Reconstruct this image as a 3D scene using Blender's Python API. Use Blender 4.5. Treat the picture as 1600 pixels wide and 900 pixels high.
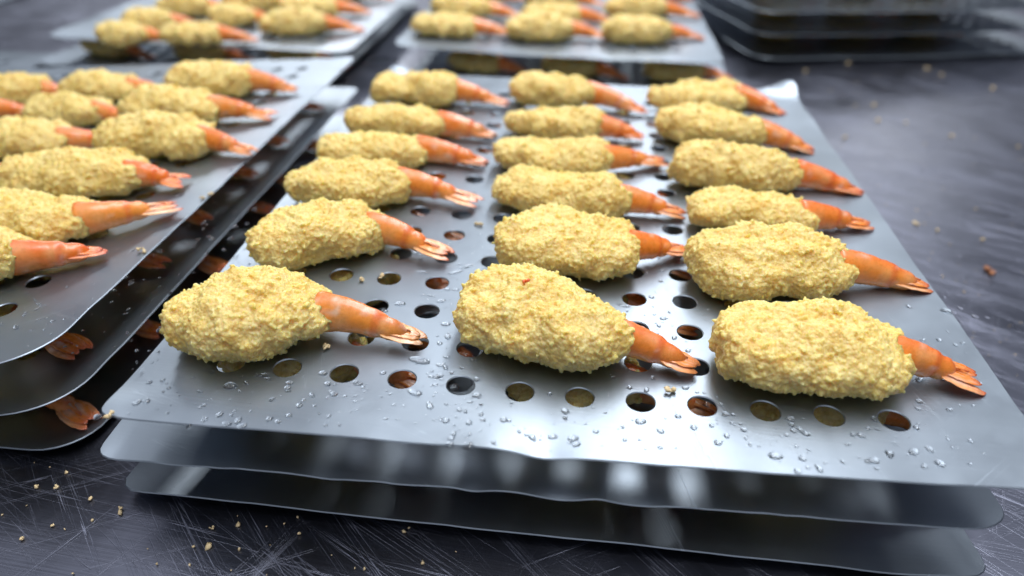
import bpy, math, random
import numpy as np
from mathutils import Matrix, Vector, Euler

# ------------------------------------------------------------------ clean start
for o in list(bpy.data.objects):
    bpy.data.objects.remove(o)
S = bpy.context.scene
COL = S.collection

# ------------------------------------------------------------------ camera
YAW, PITCH, ROLL = 0.0924, 0.9848, 0.0286
CAM = np.array([0.0032, -0.2110, 0.1891])
FPX = 1096.4                       # focal length in pixels of a 1600 px wide picture
def rot_np(a, b, c):
    cz, sz, cx, sx, c2, s2 = math.cos(a), math.sin(a), math.cos(b), math.sin(b), math.cos(c), math.sin(c)
    return (np.array([[cz, -sz, 0], [sz, cz, 0], [0, 0, 1]]) @ np.array([[1, 0, 0], [0, cx, -sx], [0, sx, cx]])
            @ np.array([[c2, -s2, 0], [s2, c2, 0], [0, 0, 1]]))
RC = rot_np(YAW, PITCH, ROLL)
cd = bpy.data.cameras.new('camera')
cam = bpy.data.objects.new('camera', cd)
COL.objects.link(cam)
M4 = Matrix.Identity(4)
for i in range(3):
    for j in range(3):
        M4[i][j] = RC[i, j]
    M4[i][3] = CAM[i]
cam.matrix_world = M4
cd.sensor_width = 36.0
cd.lens = FPX / 1600 * 36.0
cd.clip_start, cd.clip_end = 0.01, 50
cd.dof.use_dof = True
cd.dof.focus_distance = 0.30
cd.dof.aperture_fstop = 4.2
cd.dof.aperture_blades = 7
S.camera = cam

# ------------------------------------------------------------------ world and lamps
W = bpy.data.worlds.new('World')
S.world = W
W.use_nodes = True
nt = W.node_tree
nt.nodes.clear()
wo = nt.nodes.new('ShaderNodeOutputWorld')
bg = nt.nodes.new('ShaderNodeBackground')
tc = nt.nodes.new('ShaderNodeTexCoord')
sx = nt.nodes.new('ShaderNodeSeparateXYZ')
rp = nt.nodes.new('ShaderNodeValToRGB')
nt.links.new(tc.outputs['Generated'], sx.inputs[0])
nt.links.new(sx.outputs['Z'], rp.inputs['Fac'])
nt.links.new(rp.outputs['Color'], bg.inputs['Color'])
nt.links.new(bg.outputs[0], wo.inputs[0])
e = rp.color_ramp.elements
e[0].position, e[0].color = 0.0, (0.030, 0.032, 0.040, 1)
e[1].position, e[1].color = 0.90, (1.25, 1.29, 1.40, 1)
e2 = rp.color_ramp.elements.new(0.30)
e2.color = (0.10, 0.108, 0.130, 1)
e3 = rp.color_ramp.elements.new(0.68)
e3.color = (0.26, 0.28, 0.32, 1)
bg.inputs['Strength'].default_value = 0.9

def tube_lamp(name, loc, size_x, size_y, power, col=(0.95, 0.98, 1.0)):
    ld = bpy.data.lights.new(name, 'AREA')
    ld.shape = 'RECTANGLE'
    ld.size, ld.size_y = size_x, size_y
    ld.energy = power
    ld.color = col
    lo = bpy.data.objects.new(name, ld)
    lo.location = loc
    COL.objects.link(lo)
    return lo
# rows of fluorescent tubes on the ceiling of the work room, running away from the camera
for lx, ly, ln, lp in ((0.20, 1.9, 4.8, 44), (-1.65, 4.0, 3.8, 60), (1.9, 4.8, 3.0, 17)):
    tube_lamp('ceiling_tube_lamp', (lx, ly, 1.55), 0.40, ln, lp)

vs = S.view_settings
vs.view_transform = 'Standard'
vs.look = 'None'
vs.exposure = 0.42
vs.gamma = 1.0
vs.use_curve_mapping = False
S.render.engine = 'CYCLES'
S.cycles.max_bounces = 6
S.cycles.diffuse_bounces = 3
S.cycles.glossy_bounces = 4
S.cycles.transmission_bounces = 4

# ------------------------------------------------------------------ helpers
def unproject(px, py, origin, normal):
    d = RC @ np.array([(px - 800) / FPX, -(py - 450) / FPX, -1.0])
    n = np.asarray(normal, float)
    t = ((np.asarray(origin) - CAM) @ n) / (d @ n)
    return CAM + t * d

def pixel_scale(p):
    q = RC.T @ (np.asarray(p) - CAM)
    return FPX / -q[2]

def hash3(ix, iy, iz, seed):
    h = (ix.astype(np.int64) * 374761393 + iy.astype(np.int64) * 668265263 + iz.astype(np.int64) * 2147483647 + seed * 974634777) & 0xFFFFFFFF
    h = ((h ^ (h >> 13)) * 1274126177) & 0xFFFFFFFF
    h = ((h ^ (h >> 16)) * 2246822519) & 0xFFFFFFFF
    h = h ^ (h >> 15)
    return (h & 0xFFFFFF) / float(0xFFFFFF)

def noise3(p, seed=0):
    """value noise in -1..1"""
    p = np.asarray(p, float)
    i = np.floor(p).astype(np.int64)
    f = p - i
    f = f * f * (3 - 2 * f)
    r = 0
    for dx in (0, 1):
        for dy in (0, 1):
            for dz in (0, 1):
                w = (f[:, 0] if dx else 1 - f[:, 0]) * (f[:, 1] if dy else 1 - f[:, 1]) * (f[:, 2] if dz else 1 - f[:, 2])
                r = r + w * hash3(i[:, 0] + dx, i[:, 1] + dy, i[:, 2] + dz, seed)
    return r * 2 - 1

def mesh_from(name, V, F, mat=None, smooth=True, pigment=None):
    """F: list of (n,k) int arrays, each with faces of k corners"""
    me = bpy.data.meshes.new(name)
    V = np.ascontiguousarray(V, dtype=np.float32)
    F = [np.asarray(f, dtype=np.int32) for f in F if len(f)]
    me.vertices.add(len(V))
    me.vertices.foreach_set('co', V.ravel())
    nl = sum(f.size for f in F)
    nf = sum(len(f) for f in F)
    me.loops.add(nl)
    me.polygons.add(nf)
    me.loops.foreach_set('vertex_index', np.concatenate([f.ravel() for f in F]))
    tot = np.concatenate([np.full(len(f), f.shape[1], np.int32) for f in F])
    me.polygons.foreach_set('loop_start', np.concatenate([[0], np.cumsum(tot)[:-1]]).astype(np.int32))
    sm = smooth if isinstance(smooth, np.ndarray) else np.full(nf, bool(smooth))
    me.polygons.foreach_set('use_smooth', sm)
    me.update(calc_edges=True)
    if pigment is not None:
        at = me.color_attributes.new('pigment', 'FLOAT_COLOR', 'POINT')
        c = np.ones((len(V), 4), np.float32)
        c[:, :3] = pigment
        at.data.foreach_set('color', c.ravel())
    if mat:
        me.materials.append(mat)
    return me

def add_obj(name, me, parent=None, label=None, category=None, group=None, kind=None):
    o = bpy.data.objects.new(name, me)
    COL.objects.link(o)
    if parent:
        o.parent = parent
    if label: o['label'] = label
    if category: o['category'] = category
    if group: o['group'] = group
    if kind: o['kind'] = kind
    return o

# ------------------------------------------------------------------ materials
def new_mat(name):
    m = bpy.data.materials.new(name)
    m.use_nodes = True
    n = m.node_tree
    b = n.nodes['Principled BSDF']
    return m, n, b

def nd(n, typ, **kw):
    x = n.nodes.new(typ)
    for k, v in kw.items():
        if k.startswith('i_'):
            x.inputs[k[2:].replace('_', ' ')].default_value = v
        else:
            setattr(x, k, v)
    return x

def mapped(n, coord, scale, rotz=0.0, loc=(0, 0, 0)):
    a = nd(n, 'ShaderNodeMapping')
    a.inputs['Rotation'].default_value = (0, 0, rotz)
    b = nd(n, 'ShaderNodeMapping')
    b.inputs['Scale'].default_value = scale
    b.inputs['Location'].default_value = loc
    n.links.new(coord, a.inputs[0])
    n.links.new(a.outputs[0], b.inputs[0])
    return b.outputs[0]

def math_n(n, op, a, b=None, clamp=False):
    x = nd(n, 'ShaderNodeMath', operation=op, use_clamp=clamp)
    for k, v in ((0, a), (1, b)):
        if v is None: continue
        if isinstance(v, (int, float)): x.inputs[k].default_value = v
        else: n.links.new(v, x.inputs[k])
    return x.outputs[0]

def ramp(n, fac, p0, p1, v0=0.0, v1=1.0):
    r = nd(n, 'ShaderNodeMapRange', clamp=True)
    r.inputs['From Min'].default_value = p0
    r.inputs['From Max'].default_value = p1
    r.inputs['To Min'].default_value = v0
    r.inputs['To Max'].default_value = v1
    n.links.new(fac, r.inputs['Value'])
    return r.outputs[0]

def noise_n(n, vec, scale=1.0, detail=2.0, rough=0.5, dist=0.0):
    x = nd(n, 'ShaderNodeTexNoise')
    x.inputs['Scale'].default_value = scale
    x.inputs['Detail'].default_value = detail
    x.inputs['Roughness'].default_value = rough
    x.inputs['Distortion'].default_value = dist
    n.links.new(vec, x.inputs['Vector'])
    return x.outputs['Fac']

def scratch_mask(n, coord, angle, along, across, width, loc, gate=0.5):
    """thin broken hairlines running along one direction"""
    v = mapped(n, coord, (along, across, 1), angle, loc)
    f = noise_n(n, v, 1.0, 1.0)
    d = math_n(n, 'ABSOLUTE', math_n(n, 'SUBTRACT', f, 0.5))
    line = ramp(n, d, width * 0.35, width, 1.0, 0.0)
    g = noise_n(n, mapped(n, coord, (along * 1.7, across * 0.22, 1), angle, (loc[1], loc[0], 3.1)), 1.0, 1.0)
    return math_n(n, 'MULTIPLY', line, ramp(n, g, gate, gate + 0.14))

def metal_material(name, base, rough_lo, rough_hi, scratch_amount, coarse, bump=0.15, sc_col=0.75):
    m, n, b = new_mat(name)
    tcn = nd(n, 'ShaderNodeTexCoord')
    oc = tcn.outputs['Object']
    smudge = noise_n(n, mapped(n, oc, (14, 14, 14)), 1.0, 4.0, 0.55, 0.4)
    fine = noise_n(n, mapped(n, oc, (90, 90, 90)), 1.0, 3.0, 0.6)
    brush = noise_n(n, mapped(n, oc, (9, 900, 1), 0.06), 1.0, 2.0)
    masks = []
    for a, al, ac, w, lc, g in coarse:
        masks.append(scratch_mask(n, oc, a, al, ac, w, lc, g))
    sc = masks[0]
    for k in masks[1:]:
        sc = math_n(n, 'MAXIMUM', sc, k)
    r = ramp(n, smudge, 0.3, 0.7, rough_lo, rough_hi)
    r = math_n(n, 'ADD', r, math_n(n, 'MULTIPLY', fine, 0.06))
    r = math_n(n, 'ADD', r, math_n(n, 'MULTIPLY', sc, scratch_amount), True)
    n.links.new(r, b.inputs['Roughness'])
    mixc = nd(n, 'ShaderNodeMix', data_type='RGBA')
    mixc.inputs['A'].default_value = (*[c * 0.86 for c in base], 1)
    mixc.inputs['B'].default_value = (*base, 1)
    n.links.new(ramp(n, smudge, 0.35, 0.65), mixc.inputs['Factor'])
    mix2 = nd(n, 'ShaderNodeMix', data_type='RGBA')
    n.links.new(mixc.outputs['Result'], mix2.inputs['A'])
    mix2.inputs['B'].default_value = (*[min(1, c * 1.7) for c in base], 1)
    n.links.new(math_n(n, 'MULTIPLY', sc, sc_col), mix2.inputs['Factor'])
    n.links.new(mix2.outputs['Result'], b.inputs['Base Color'])
    b.inputs['Metallic'].default_value = 1.0
    h = math_n(n, 'ADD', math_n(n, 'MULTIPLY', brush, 0.35), math_n(n, 'MULTIPLY', sc, -1.0))
    h = math_n(n, 'ADD', h, math_n(n, 'MULTIPLY', smudge, 2.5))
    bp = nd(n, 'ShaderNodeBump')
    bp.inputs['Strength'].default_value = bump
    bp.inputs['Distance'].default_value = 0.0006
    n.links.new(h, bp.inputs['Height'])
    n.links.new(bp.outputs[0], b.inputs['Normal'])
    return m

MAT_TRAY = metal_material('tray_metal', (0.325, 0.372, 0.428), 0.33, 0.43, 0.08,
    [(0.35, 9, 420, 0.009, (1.3, 4.1, 0), 0.64), (-0.7, 8, 380, 0.008, (7.3, 2.2, 0), 0.66), (1.25, 8, 350, 0.009, (3.7, 8.1, 0), 0.64)], 0.15, 0.45)
MAT_TABLE = metal_material('table_steel', (0.20, 0.21, 0.265), 0.24, 0.35, 0.16,
    [(0.5, 5, 420, 0.011, (2.3, 4.1, 0), 0.50), (0.78, 6, 520, 0.012, (5.3, 1.1, 0), 0.52), (0.15, 4, 380, 0.010, (0.3, 7.1, 0), 0.54),
     (-0.5, 5, 460, 0.008, (9.3, 3.1, 0), 0.58), (2.0, 5, 430, 0.008, (4.3, 6.6, 0), 0.60)], 0.30, 0.9)

def breading_material(name, c_lo, c_hi, c_toast):
    m, n, b = new_mat(name)
    tcn = nd(n, 'ShaderNodeTexCoord')
    oc = tcn.outputs['Object']
    big = noise_n(n, mapped(n, oc, (70, 70, 70)), 1.0, 3.0, 0.6)
    small = noise_n(n, mapped(n, oc, (1100, 1100, 1100)), 1.0, 2.0, 0.6)
    vo = nd(n, 'ShaderNodeTexVoronoi')
    vo.inputs['Scale'].default_value = 1.0
    n.links.new(mapped(n, oc, (760, 760, 760)), vo.inputs['Vector'])
    sp = nd(n, 'ShaderNodeSeparateColor')
    n.links.new(vo.outputs['Color'], sp.inputs[0])
    f = math_n(n, 'ADD', math_n(n, 'MULTIPLY', sp.outputs[0], 0.5), math_n(n, 'MULTIPLY', ramp(n, big, 0.3, 0.7), 0.5))
    mix = nd(n, 'ShaderNodeMix', data_type='RGBA')
    mix.inputs['A'].default_value = (*c_lo, 1)
    mix.inputs['B'].default_value = (*c_hi, 1)
    n.links.new(f, mix.inputs['Factor'])
    tst = noise_n(n, mapped(n, oc, (110, 110, 110), 0.4, (3, 7, 1)), 1.0, 4.0, 0.6)
    mx2 = nd(n, 'ShaderNodeMix', data_type='RGBA')
    n.links.new(mix.outputs['Result'], mx2.inputs['A'])
    mx2.inputs['B'].default_value = (*c_toast, 1)
    n.links.new(ramp(n, tst, 0.50, 0.72, 0.0, 0.55), mx2.inputs['Factor'])
    n.links.new(mx2.outputs['Result'], b.inputs['Base Color'])
    b.inputs['Roughness'].default_value = 0.36
    b.inputs['Subsurface Weight'].default_value = 0.8
    b.inputs['Subsurface Radius'].default_value = (1.0, 0.7, 0.32)
    b.inputs['Subsurface Scale'].default_value = 0.006
    b.inputs['Specular IOR Level'].default_value = 0.36
    bp = nd(n, 'ShaderNodeBump')
    bp.inputs['Strength'].default_value = 0.6
    bp.inputs['Distance'].default_value = 0.0007
    n.links.new(math_n(n, 'ADD', math_n(n, 'MULTIPLY', small, 0.6), math_n(n, 'MULTIPLY', vo.outputs['Distance'], -1.3)), bp.inputs['Height'])
    n.links.new(bp.outputs[0], b.inputs['Normal'])
    return m
MAT_BREAD = breading_material('breading', (0.72, 0.50, 0.115), (0.87, 0.715, 0.32), (0.71, 0.41, 0.07))
m, n, b = new_mat('loose_crumb')
tcn = nd(n, 'ShaderNodeTexCoord')
f = noise_n(n, mapped(n, tcn.outputs['Object'], (600, 600, 600)), 1.0, 3.0)
mix = nd(n, 'ShaderNodeMix', data_type='RGBA')
mix.inputs['A'].default_value = (0.62, 0.44, 0.20, 1)
mix.inputs['B'].default_value = (0.80, 0.66, 0.42, 1)
n.links.new(f, mix.inputs['Factor'])
n.links.new(mix.outputs['Result'], b.inputs['Base Color'])
b.inputs['Roughness'].default_value = 0.6
MAT_CRUMB = m

m, n, b = new_mat('shrimp_shell')
at = nd(n, 'ShaderNodeAttribute', attribute_name='pigment')
tcn = nd(n, 'ShaderNodeTexCoord')
sp = noise_n(n, mapped(n, tcn.outputs['Object'], (420, 420, 420)), 1.0, 3.0, 0.6)
hs = nd(n, 'ShaderNodeHueSaturation')
n.links.new(at.outputs['Color'], hs.inputs['Color'])
n.links.new(ramp(n, sp, 0.3, 0.7, 0.90, 1.08), hs.inputs['Value'])
n.links.new(hs.outputs[0], b.inputs['Base Color'])
n.links.new(ramp(n, sp, 0.3, 0.7, 0.20, 0.36), b.inputs['Roughness'])
b.inputs['Subsurface Weight'].default_value = 0.15
b.inputs['Subsurface Radius'].default_value = (1.0, 0.4, 0.15)
b.inputs['Subsurface Scale'].default_value = 0.003
b.inputs['Coat Weight'].default_value = 0.35
b.inputs['Coat Roughness'].default_value = 0.15
bp = nd(n, 'ShaderNodeBump', i_Strength=0.35, i_Distance=0.0004)
n.links.new(sp, bp.inputs['Height'])
n.links.new(bp.outputs[0], b.inputs['Normal'])
MAT_SHELL = m

m, n, b = new_mat('water')
b.inputs['Base Color'].default_value = (1, 1, 1, 1)
b.inputs['Roughness'].default_value = 0.02
b.inputs['IOR'].default_value = 1.33
b.inputs['Transmission Weight'].default_value = 1.0
MAT_WATER = m

m, n, b = new_mat('browned_crumb')
tcn = nd(n, 'ShaderNodeTexCoord')
f = noise_n(n, mapped(n, tcn.outputs['Object'], (500, 500, 500)), 1.0, 3.0)
mix = nd(n, 'ShaderNodeMix', data_type='RGBA')
mix.inputs['A'].default_value = (0.22, 0.07, 0.03, 1)
mix.inputs['B'].default_value = (0.40, 0.17, 0.07, 1)
n.links.new(f, mix.inputs['Factor'])
n.links.new(mix.outputs['Result'], b.inputs['Base Color'])
b.inputs['Roughness'].default_value = 0.6
MAT_BROWN = m

# ------------------------------------------------------------------ table
TABLE_Z = -0.0640
def build_table():
    xs = np.linspace(-2.2, 2.2, 45)
    ys = np.linspace(-0.9, 2.6, 36)
    X, Y = np.meshgrid(xs, ys)
    V = np.c_[X.ravel(), Y.ravel(), np.zeros(X.size)]
    V[:, 2] = 0.0006 * noise3(np.c_[V[:, 0] * 5, V[:, 1] * 5, V[:, 0] * 0], 4) - 0.0006   # slightly oil-canned sheet
    i = np.arange(X.size).reshape(X.shape)
    F = np.c_[i[:-1, :-1].ravel(), i[:-1, 1:].ravel(), i[1:, 1:].ravel(), i[1:, :-1].ravel()]
    o = add_obj('table_top', mesh_from('table_top', V, [F], MAT_TABLE), kind='structure',
                label='scratched stainless steel work table under the tray stacks')
    o.location = (0, 0, TABLE_Z)
build_table()

# ------------------------------------------------------------------ trays
PITCH_H = 0.024
HOLE_R = 0.0060
THICK = 0.0009
class Tray: pass

def build_tray(label, group, x0, x1, y0, y1, z, hx0, hy0, ncol, nrow, radii, warp, seg=8, tilt=(0, 0, 0), pivot=None, name='perforated_tray', skew=0.0):
    """x0..x1, y0..y1 outline in metres; hx0, hy0 first hole; radii = corner radii (front-left, front-right, back-right, back-left);
    warp(x, y) -> height of the bent sheet; the tray object's origin is at pivot"""
    pv = np.array(pivot if pivot is not None else (0, 0, z), float)
    P = PITCH_H
    ca, cb = hx0 - P / 2, hx0 + (ncol - 0.5) * P
    ra, rb = hy0 - P / 2, hy0 + (nrow - 0.5) * P
    st = P / seg
    def axis(a0, a, k, b, b1):
        m0 = max(2, int(round((a - a0) / st)))
        m1 = max(2, int(round((b1 - b) / st)))
        return np.concatenate([np.linspace(a0, a, m0 + 1)[:-1], np.linspace(a, b, k * seg + 1), np.linspace(b, b1, m1 + 1)[1:]]), m0
    xs, mx = axis(x0, ca, ncol, cb, x1)
    ys, my = axis(y0, ra, nrow, rb, y1)
    nx, ny = len(xs), len(ys)
    X, Y = np.meshgrid(xs, ys)
    V = [np.c_[X.ravel(), Y.ravel()]]
    idx = np.arange(nx * ny).reshape(ny, nx)
    # plain quads outside the hole cells
    cell = np.zeros((ny - 1, nx - 1), bool)
    cell[my:my + nrow * seg, mx:mx + ncol * seg] = True
    q = np.stack([idx[:-1, :-1], idx[:-1, 1:], idx[1:, 1:], idx[1:, :-1]], -1)[~cell]
    faces = [q]
    nv = nx * ny
    for c in range(ncol):
        for r in range(nrow):
            i0, j0 = mx + c * seg, my + r * seg
            ring = ([idx[j0, i0 + k] for k in range(seg)] + [idx[j0 + k, i0 + seg] for k in range(seg)] +
                    [idx[j0 + seg, i0 + seg - k] for k in range(seg)] + [idx[j0 + seg - k, i0] for k in range(seg)])
            ring = np.array(ring)
            cx, cy = hx0 + c * P, hy0 + r * P
            pts = V[0][ring]
            d = pts - (cx, cy)
            ang = np.arctan2(d[:, 1], d[:, 0])
            V.append(np.c_[cx + HOLE_R * np.cos(ang), cy + HOLE_R * np.sin(ang)])
            k = np.arange(4 * seg)
            k2 = (k + 1) % (4 * seg)
            faces.append(np.c_[ring[k], ring[k2], nv + k2, nv + k])
            nv += 4 * seg
    XY = np.concatenate(V)
    F = np.concatenate(faces)
    # rounded corners
    for (cxx, cyy, sx_, sy_), R in zip(((x0, y0, -1, -1), (x1, y0, 1, -1), (x1, y1, 1, 1), (x0, y1, -1, 1)), radii):
        ccx, ccy = cxx - sx_ * R, cyy - sy_ * R
        dx, dy = (XY[:, 0] - ccx) * sx_ / R, (XY[:, 1] - ccy) * sy_ / R
        s = (dx > 0) & (dy > 0)
        k = np.maximum(dx, dy) / np.maximum(np.hypot(dx, dy), 1e-9)
        XY[s, 0] = ccx + sx_ * R * (dx * k)[s]
        XY[s, 1] = ccy + sy_ * R * (dy * k)[s]
    if skew:
        XY[:, 1] += skew * (XY[:, 0] - x0) / (x1 - x0) * np.clip(1 - (XY[:, 1] - y0) / (hy0 - PITCH_H / 2 - y0), 0, 1)
    # boundary edges
    E = np.concatenate([F[:, [0, 1]], F[:, [1, 2]], F[:, [2, 3]], F[:, [3, 0]]])
    key = np.minimum(E[:, 0], E[:, 1]).astype(np.int64) * (nv + 1) + np.maximum(E[:, 0], E[:, 1])
    u, inv, cnt = np.unique(key, return_inverse=True, return_counts=True)
    B = E[cnt[inv] == 1]
    dv = XY[B[:, 1]] - XY[B[:, 0]]
    nrm = np.c_[dv[:, 1], -dv[:, 0]]
    nrm /= np.maximum(np.linalg.norm(nrm, axis=1, keepdims=True), 1e-9)
    vn = np.zeros((nv, 2))
    np.add.at(vn, B[:, 0], nrm)
    np.add.at(vn, B[:, 1], nrm)
    bv = np.unique(B)
    vn = vn[bv] / np.maximum(np.linalg.norm(vn[bv], axis=1, keepdims=True), 1e-9)
    mapb = np.full(nv, -1)
    mapb[bv] = np.arange(len(bv))
    nb = len(bv)
    c = 0.0004
    Zt = warp(XY[:, 0], XY[:, 1])
    top = np.c_[XY, Zt]
    bot = np.c_[XY, Zt - THICK]
    b0 = top[bv]
    b1 = np.c_[XY[bv] + vn * c, Zt[bv] - c]
    b2 = np.c_[XY[bv] + vn * c, Zt[bv] - THICK + c]
    b3 = bot[bv]
    VV = np.concatenate([top, bot, b0, b1, b1, b2, b2, b3])
    VV[:, :2] -= pv[:2]
    VV[:, 2] += z - pv[2]
    o0 = 2 * nv
    e0, e1 = mapb[B[:, 0]], mapb[B[:, 1]]
    side = [np.c_[o0 + a * nb + e1, o0 + a * nb + e0, o0 + (a + 1) * nb + e0, o0 + (a + 1) * nb + e1] for a in (0, 2, 4)]
    FF = [F, F[:, ::-1] + nv] + side
    o = add_obj(name, mesh_from(name, VV, FF, MAT_TRAY), label=label, category='tray', group=group)
    o.location = pv
    o.rotation_euler = tilt
    t = Tray()
    t.obj, t.warp, t.pv, t.z = o, warp, pv, z
    t.R = np.array(Euler(tilt).to_matrix())
    t.n = t.R @ np.array([0, 0, 1.0])
    t.o = pv + t.R @ np.array([0, 0, z - pv[2]])
    return t

def to_local(t, p):
    q = t.R.T @ (np.asarray(p) - t.pv) + t.pv      # back to the untilted outline coordinates
    return q

def tray_height(t, x, y):
    return float(t.warp(np.array([x]), np.array([y]))[0])

def make_warp(xc, curve, y0, y1, x0, x1, front=0.0, wave=0.0015, seed=0, corners=(), extra=None):
    def w(x, y):
        x = np.asarray(x, float); y = np.asarray(y, float)
        z = curve * ((x - xc) / 0.09) ** 2
        dF, dB, dL, dR = y - y0, y1 - y, x - x0, x1 - x
        one = np.zeros_like(x)
        def rim(d, s, k, decay=0.011):
            g = 0.6 * noise3(np.c_[s * 28, one + k, one + seed], seed) + 0.4 * noise3(np.c_[s * 75, one + k, one + seed], seed + 5)
            return wave * g * np.exp(-np.maximum(d, 0) / decay)
        z = z + rim(dF, x, 1.3) + rim(dB, x, 2.3) + rim(dL, y, 3.3) + rim(dR, y, 4.3)
        z = z + front * np.exp(-np.maximum(dF, 0) / 0.02)
        z = z + 0.0005 * noise3(np.c_[x * 14, y * 14, one], seed + 9)
        for (px, py, h, r) in corners:
            z = z + h * np.exp(-((x - px) ** 2 + (y - py) ** 2) / (r * r))
        if extra is not None:
            z = z + extra(x, y)
        return z
    return w

def gauss(x, c, s): return np.exp(-((x - c) / s) ** 2)

# --- centre stack
G_C = 'perforated trays of the front centre stack'
MX0, MX1, MY0, MY1 = -0.1685, 0.1810, -0.0350, 0.405
def dent_top(x, y):
    d = y - MY0
    bow = -0.0006 + np.where(x > 0, 0.0013 * (x / 0.09) ** 2, 0.0014 * np.sin(np.clip(-x / 0.175, 0, 1) * np.pi) ** 2)
    return bow + np.exp(-np.maximum(d, 0) / 0.009) * (-0.0020 * gauss(x, 0.000, 0.010) + 0.0016 * gauss(x, -0.024, 0.014) - 0.0012 * gauss(x, -0.14, 0.03))
T1 = build_tray('top perforated metal tray of the front centre stack, full of breaded shrimp', G_C,
    MX0, MX1, MY0, MY1, 0.0, -0.132, 0.0, 12, 16, (0.005, 0.006, 0.014, 0.014),
    make_warp(0.0, 0.0, MY0, MY1, MX0, MX1, 0.0, 0.0010, 3,
              [(MX0, MY0, 0.0015, 0.012), (MX0, MY1, 0.008, 0.016), (MX1, MY1, 0.010, 0.016)], dent_top), pivot=(0, 0, 0), skew=0.005)
def dent_mid(x, y):
    d = y + 0.0315
    g = -0.0036 * gauss(x, 0.006, 0.012) - 0.0030 * gauss(x, 0.036, 0.012) + 0.0012 * gauss(x, 0.022, 0.006) - 0.0020 * gauss(x, -0.026, 0.006) - 0.0014 * gauss(x, -0.085, 0.005)
    g = g + 0.0006 * noise3(np.c_[x * 140, x * 0, x * 0], 77)
    return np.exp(-np.maximum(d, 0) / 0.007) * g
T2 = build_tray('middle perforated tray of the front centre stack, with a dented wavy front rim', G_C,
    -0.1805, 0.1765, -0.0315, 0.415, -0.0262, -0.138, 0.006, 12, 16, (0.006, 0.016, 0.02, 0.02),
    make_warp(0.0, 0.0001, -0.030, 0.415, -0.18, 0.1765, -0.0026, 0.0012, 11, [(0.1765, -0.03, 0.002, 0.02)], dent_mid), pivot=(0, 0, -0.0262), skew=0.008, seg=8)
T3 = build_tray('lowest perforated tray of the front centre stack, lying on the steel table', G_C,
    -0.1830, 0.1800, -0.0250, 0.420, -0.0552, -0.134, 0.012, 12, 16, (0.008, 0.012, 0.02, 0.02),
    make_warp(0.0, 0.0002, -0.0245, 0.42, -0.183, 0.18, -0.0008, 0.0010, 17, [(0.17, -0.02, 0.002, 0.02)],
              lambda x, y: -0.0078 + 0.0078 * np.exp(-np.maximum(y + 0.025, 0) / 0.05)), pivot=(0, 0, -0.0552), seg=4)

# --- left stack, tilted a little down to the left
G_L = 'perforated trays of the left stack'
def left_tray(label, z, x1, y0, tl, seed, R, seg=4):
    return build_tray(label, G_L, x1 - 0.36, x1, y0, 0.445, z, x1 - 0.042 - 11 * PITCH_H, y0 + 0.042, 12, 17, (0.03, R, 0.012, 0.02),
        make_warp(x1 - 0.18, 0.0002, y0, 0.445, x1 - 0.36, x1, 0.0, 0.0009, seed), tilt=(0, -math.radians(tl), 0), pivot=(x1, 0.2, z), seg=seg)
L1 = left_tray('top perforated tray of the left stack, tilted and loaded with breaded shrimp', 0.0, -0.2115, -0.0160, 5.0, 23, 0.030, 6)
L2 = left_tray('middle perforated tray of the left stack, dark under the top tray', -0.0290, -0.2110, -0.0140, 2.5, 29, 0.030)
L3 = left_tray('lowest perforated tray of the left stack with a clipped rounded corner', -0.0590, -0.2140, -0.0060, 0.5, 31, 0.022)

# --- back stacks
G_B = 'perforated trays of the blurred back stacks'
def back_tray(label, x0, x1, y0, z, seed, rz=0.0, R=0.018, w=0.0012, dep=0.445, nc=12, nr=16):
    return build_tray(label, G_B, x0, x1, y0, y0 + dep, z, x0 + 0.048, y0 + 0.042, nc, nr, (R, R, R, R),
        make_warp((x0 + x1) / 2, 0.0004, y0, y0 + dep, x0, x1, 0.0, w, seed), seg=4, tilt=(0, 0, rz), pivot=(x0 if rz else (x0 + x1) / 2, y0, z))
BL1 = back_tray('top tray of the back left stack, carrying blurred breaded shrimp', -0.618, -0.258, 0.560, -0.030, 41)
BL2 = back_tray('bottom tray of the back left stack, on the table behind the left stack', -0.636, -0.276, 0.552, -0.0600, 43)
BC1 = back_tray('top tray of the back centre stack, behind the front centre stack', -0.208, 0.152, 0.560, -0.0200, 47)
BC2 = back_tray('bottom tray of the back centre stack, seen edge on with shrimp above it', -0.190, 0.170, 0.548, -0.0520, 53)
BR = []
for k, (zz, dx, dy, wd) in enumerate([(-0.0600, 0.0, 0.0, 'lowest'), (-0.0310, -0.006, 0.004, 'second lowest'), (-0.0020, -0.010, -0.003, 'third lowest'), (0.0270, -0.004, 0.003, 'topmost')]):
    BR.append(back_tray('%s dark tray of the back right stack' % wd, 0.225 + dx, 0.670 + dx, 0.735 + dy, zz, 59 + k, math.radians(16), 0.028, 0.0012, 0.36, 16, 12))
FL = back_tray('single tray lying flat on the table at the far left edge', -0.99, -0.630, 0.155, -0.0620, 71)
FL2 = back_tray('corner of a flat tray in the far top left corner', -1.26, -0.90, 0.70, -0.0620, 73)

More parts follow.
